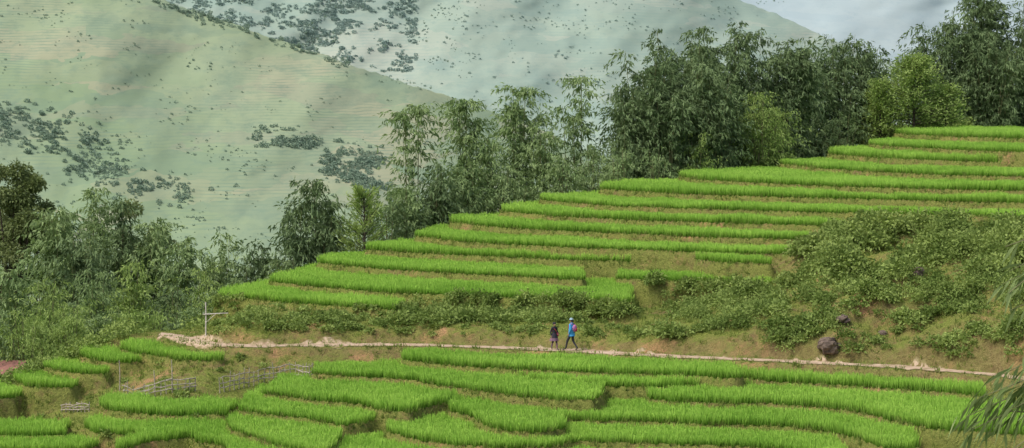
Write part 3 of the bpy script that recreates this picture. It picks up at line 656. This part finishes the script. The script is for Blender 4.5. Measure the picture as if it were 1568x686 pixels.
def skel(stride,armL,armR):
    J=dict(pelvis=(0,0,.93),waist=(0,0,1.06),chest=(0,-.01,1.26),upper=(0,0,1.36),neck=(0,0,1.43),skull=(0,-.01,1.52))
    Rr=dict(pelvis=(.15,.115),waist=(.125,.10),chest=(.145,.11),upper=(.11,.085),neck=(.052,.052),skull=(.05,.05))
    s=stride
    J.update(hipL=(.085,0,.88),kneeL=(.10,-.20*s,.50),ankL=(.10,-.30*s,.10),toeL=(.11,-.30*s-.17,.035),
             hipR=(-.085,0,.88),kneeR=(-.10,.02*s,.49),ankR=(-.10,.30*s,.14),toeR=(-.11,.30*s-.13,.035))
    for k in 'LR': Rr.update({'hip'+k:(.095,.095),'knee'+k:(.062,.065),'ank'+k:(.040,.042),'toe'+k:(.035,.025)})
    J.update(shL=(.17,0,1.36),elL=armL[0],wrL=armL[1],haL=armL[2],shR=(-.17,0,1.36),elR=armR[0],wrR=armR[1],haR=armR[2])
    for k in 'LR': Rr.update({'sh'+k:(.062,.062),'el'+k:(.045,.045),'wr'+k:(.028,.028),'ha'+k:(.034,.018)})
    return J,Rr
def edges(top,leg,fore,hand=1,shin=None,shoe=3):
    shin=leg if shin is None else shin
    E=[('pelvis','waist',top),('waist','chest',top),('chest','upper',top),('upper','neck',top),('neck','skull',hand)]
    for k in 'LR': E+=[('pelvis','hip'+k,leg),('hip'+k,'knee'+k,leg),('knee'+k,'ank'+k,shin),('ank'+k,'toe'+k,shoe),('upper','sh'+k,top),('sh'+k,'el'+k,top),('el'+k,'wr'+k,fore),('wr'+k,'ha'+k,hand)]
    return E
J,Rr=skel(1.0,[(.23,.10,1.12),(.24,-.02,.90),(.24,-.06,.82)],[(-.23,-.06,1.12),(-.22,-.24,.97),(-.21,-.31,.93)])
ex=headparts(0,True)
def pk(v): return Vector((v.x,v.y,v.z*(1 if v.z<0 else .9)))
ex+=[ellip('backpack',(0,.19,1.18),(.14,.11,.21),S_pink,3,pk),ellip('backpack_pocket',(0,.28,1.10),(.09,.05,.10),S_red,3)]
for s in (-1,1):
    g=Geo(); V,Q=tube([[s*.10,.10,1.38],[s*.11,0,1.435],[s*.11,-.115,1.33],[s*.12,-.10,1.12],[s*.12,.10,1.02]],.02,6); g.add(V,Q); ex.append(g.obj('strap',[S_red],True))
g=Geo(); V,Q=tube([[0,0,.76],[0,0,.93],[0,0,1.12],[0,0,1.34]],[.20,.19,.175,.15],18); V[:,1]*=.8; g.add(V,Q); ex.append(g.obj('jacket_hem',[S_blue],True))
ex+=[fingers(J['wrL'],np.subtract(J['haL'],J['wrL'])),fingers(J['wrR'],np.subtract(J['haR'],J['wrR']))]
px_,_=on_z(874,532,0); yp=float(ypath(px_))-.1; zf=float(gz(px_,yp))+.02
person('hiker_woman',(float(px_),yp,zf),math.radians(-125),1.08,J,edges(0,2,0),Rr,[S_blue,S_skin,S_trs,S_shoe],ex)
J,Rr=skel(.55,[(.23,.03,1.13),(.18,-.15,.98),(.14,-.22,.97)],[(-.23,.05,1.12),(-.24,-.02,.90),(-.24,-.05,.82)])
ex=headparts(0,False)
g=Geo(); V,Q=tube([[0,0,1.60],[0,0,1.64],[0,0,1.70]],[.10,.11,.10],16); g.add(V,Q); ex.append(g.obj('headwrap',[S_blk],True))
g=Geo(); n=28; hs=[(1.04,.14),(.90,.20),(.74,.245),(.56,.29)]
V=[];Q=[]
for zz,r in hs:
    for k in range(n):
        a=k/n*6.2832; rr=r*(1+.05*math.cos(7*a)*(1.05-zz)*2); V.append((rr*math.cos(a),rr*.8*math.sin(a),zz))
for i in range(3):
    for k in range(n): Q.append((i*n+k,i*n+(k+1)%n,(i+1)*n+(k+1)%n,(i+1)*n+k))
g.add(V,np.array(Q)[:n*2],0); g.add(V,np.array(Q)[n*2:],1); ex.append(g.obj('skirt',[S_blk,S_emb],True))
ex.append(ellip('sling_bag',(.20,-.02,.95),(.10,.12,.15),S_red,3)); ex.append(ellip('back_bundle',(0,.17,1.22),(.13,.09,.17),S_emb,3))
g=Geo(); V,Q=tube([[-.14,.06,1.38],[-.05,-.11,1.30],[.10,-.12,1.12],[.20,0,1.0]],.022,6); g.add(V,Q); ex.append(g.obj('strap',[S_red],True))
ex+=[fingers(J['wrL'],np.subtract(J['haL'],J['wrL'])),fingers(J['wrR'],np.subtract(J['haR'],J['wrR']))]
px_,_=on_z(848,532,0); yp=float(ypath(px_))-.15; zf=float(gz(px_,yp))+.02
person('local_woman',(float(px_),yp,zf),math.radians(30),.92,J,edges(0,2,0,shin=4),Rr,[S_blk,S_skin,S_blk,S_shoe,S_emb],ex)
# ---------- light, camera
w=bpy.data.worlds.new('World'); scene.world=w; w.use_nodes=True; nt=w.node_tree
sk=nt.nodes.new('ShaderNodeTexSky'); sk.sky_type='NISHITA'; sk.sun_disc=False; EL,AZ=math.radians(56),math.radians(-125)
sk.sun_elevation=EL; sk.sun_rotation=AZ; sk.dust_density=6.0; sk.air_density=1.0
nt.links.new(sk.outputs[0],nt.nodes['Background'].inputs[0]); nt.nodes['Background'].inputs[1].default_value=.15
S=Vector((math.cos(EL)*math.sin(AZ),math.cos(EL)*math.cos(AZ),math.sin(EL)))
sl=bpy.data.lights.new('sun','SUN'); sl.energy=1.85; sl.angle=math.radians(20); sl.color=(1,.94,.84); so=link(bpy.data.objects.new('sun',sl)); so.rotation_euler=S.to_track_quat('Z','Y').to_euler()
cam=bpy.data.cameras.new('camera'); co=link(bpy.data.objects.new('camera',cam)); cam.sensor_width=36; cam.lens=36*F/1568; cam.clip_end=20000; cam.clip_start=.5
co.location=(0,0,H); co.rotation_euler=(math.pi/2-P,0,0); scene.camera=co
scene.view_settings.view_transform='Standard'; scene.view_settings.look='None'; scene.view_settings.exposure=0
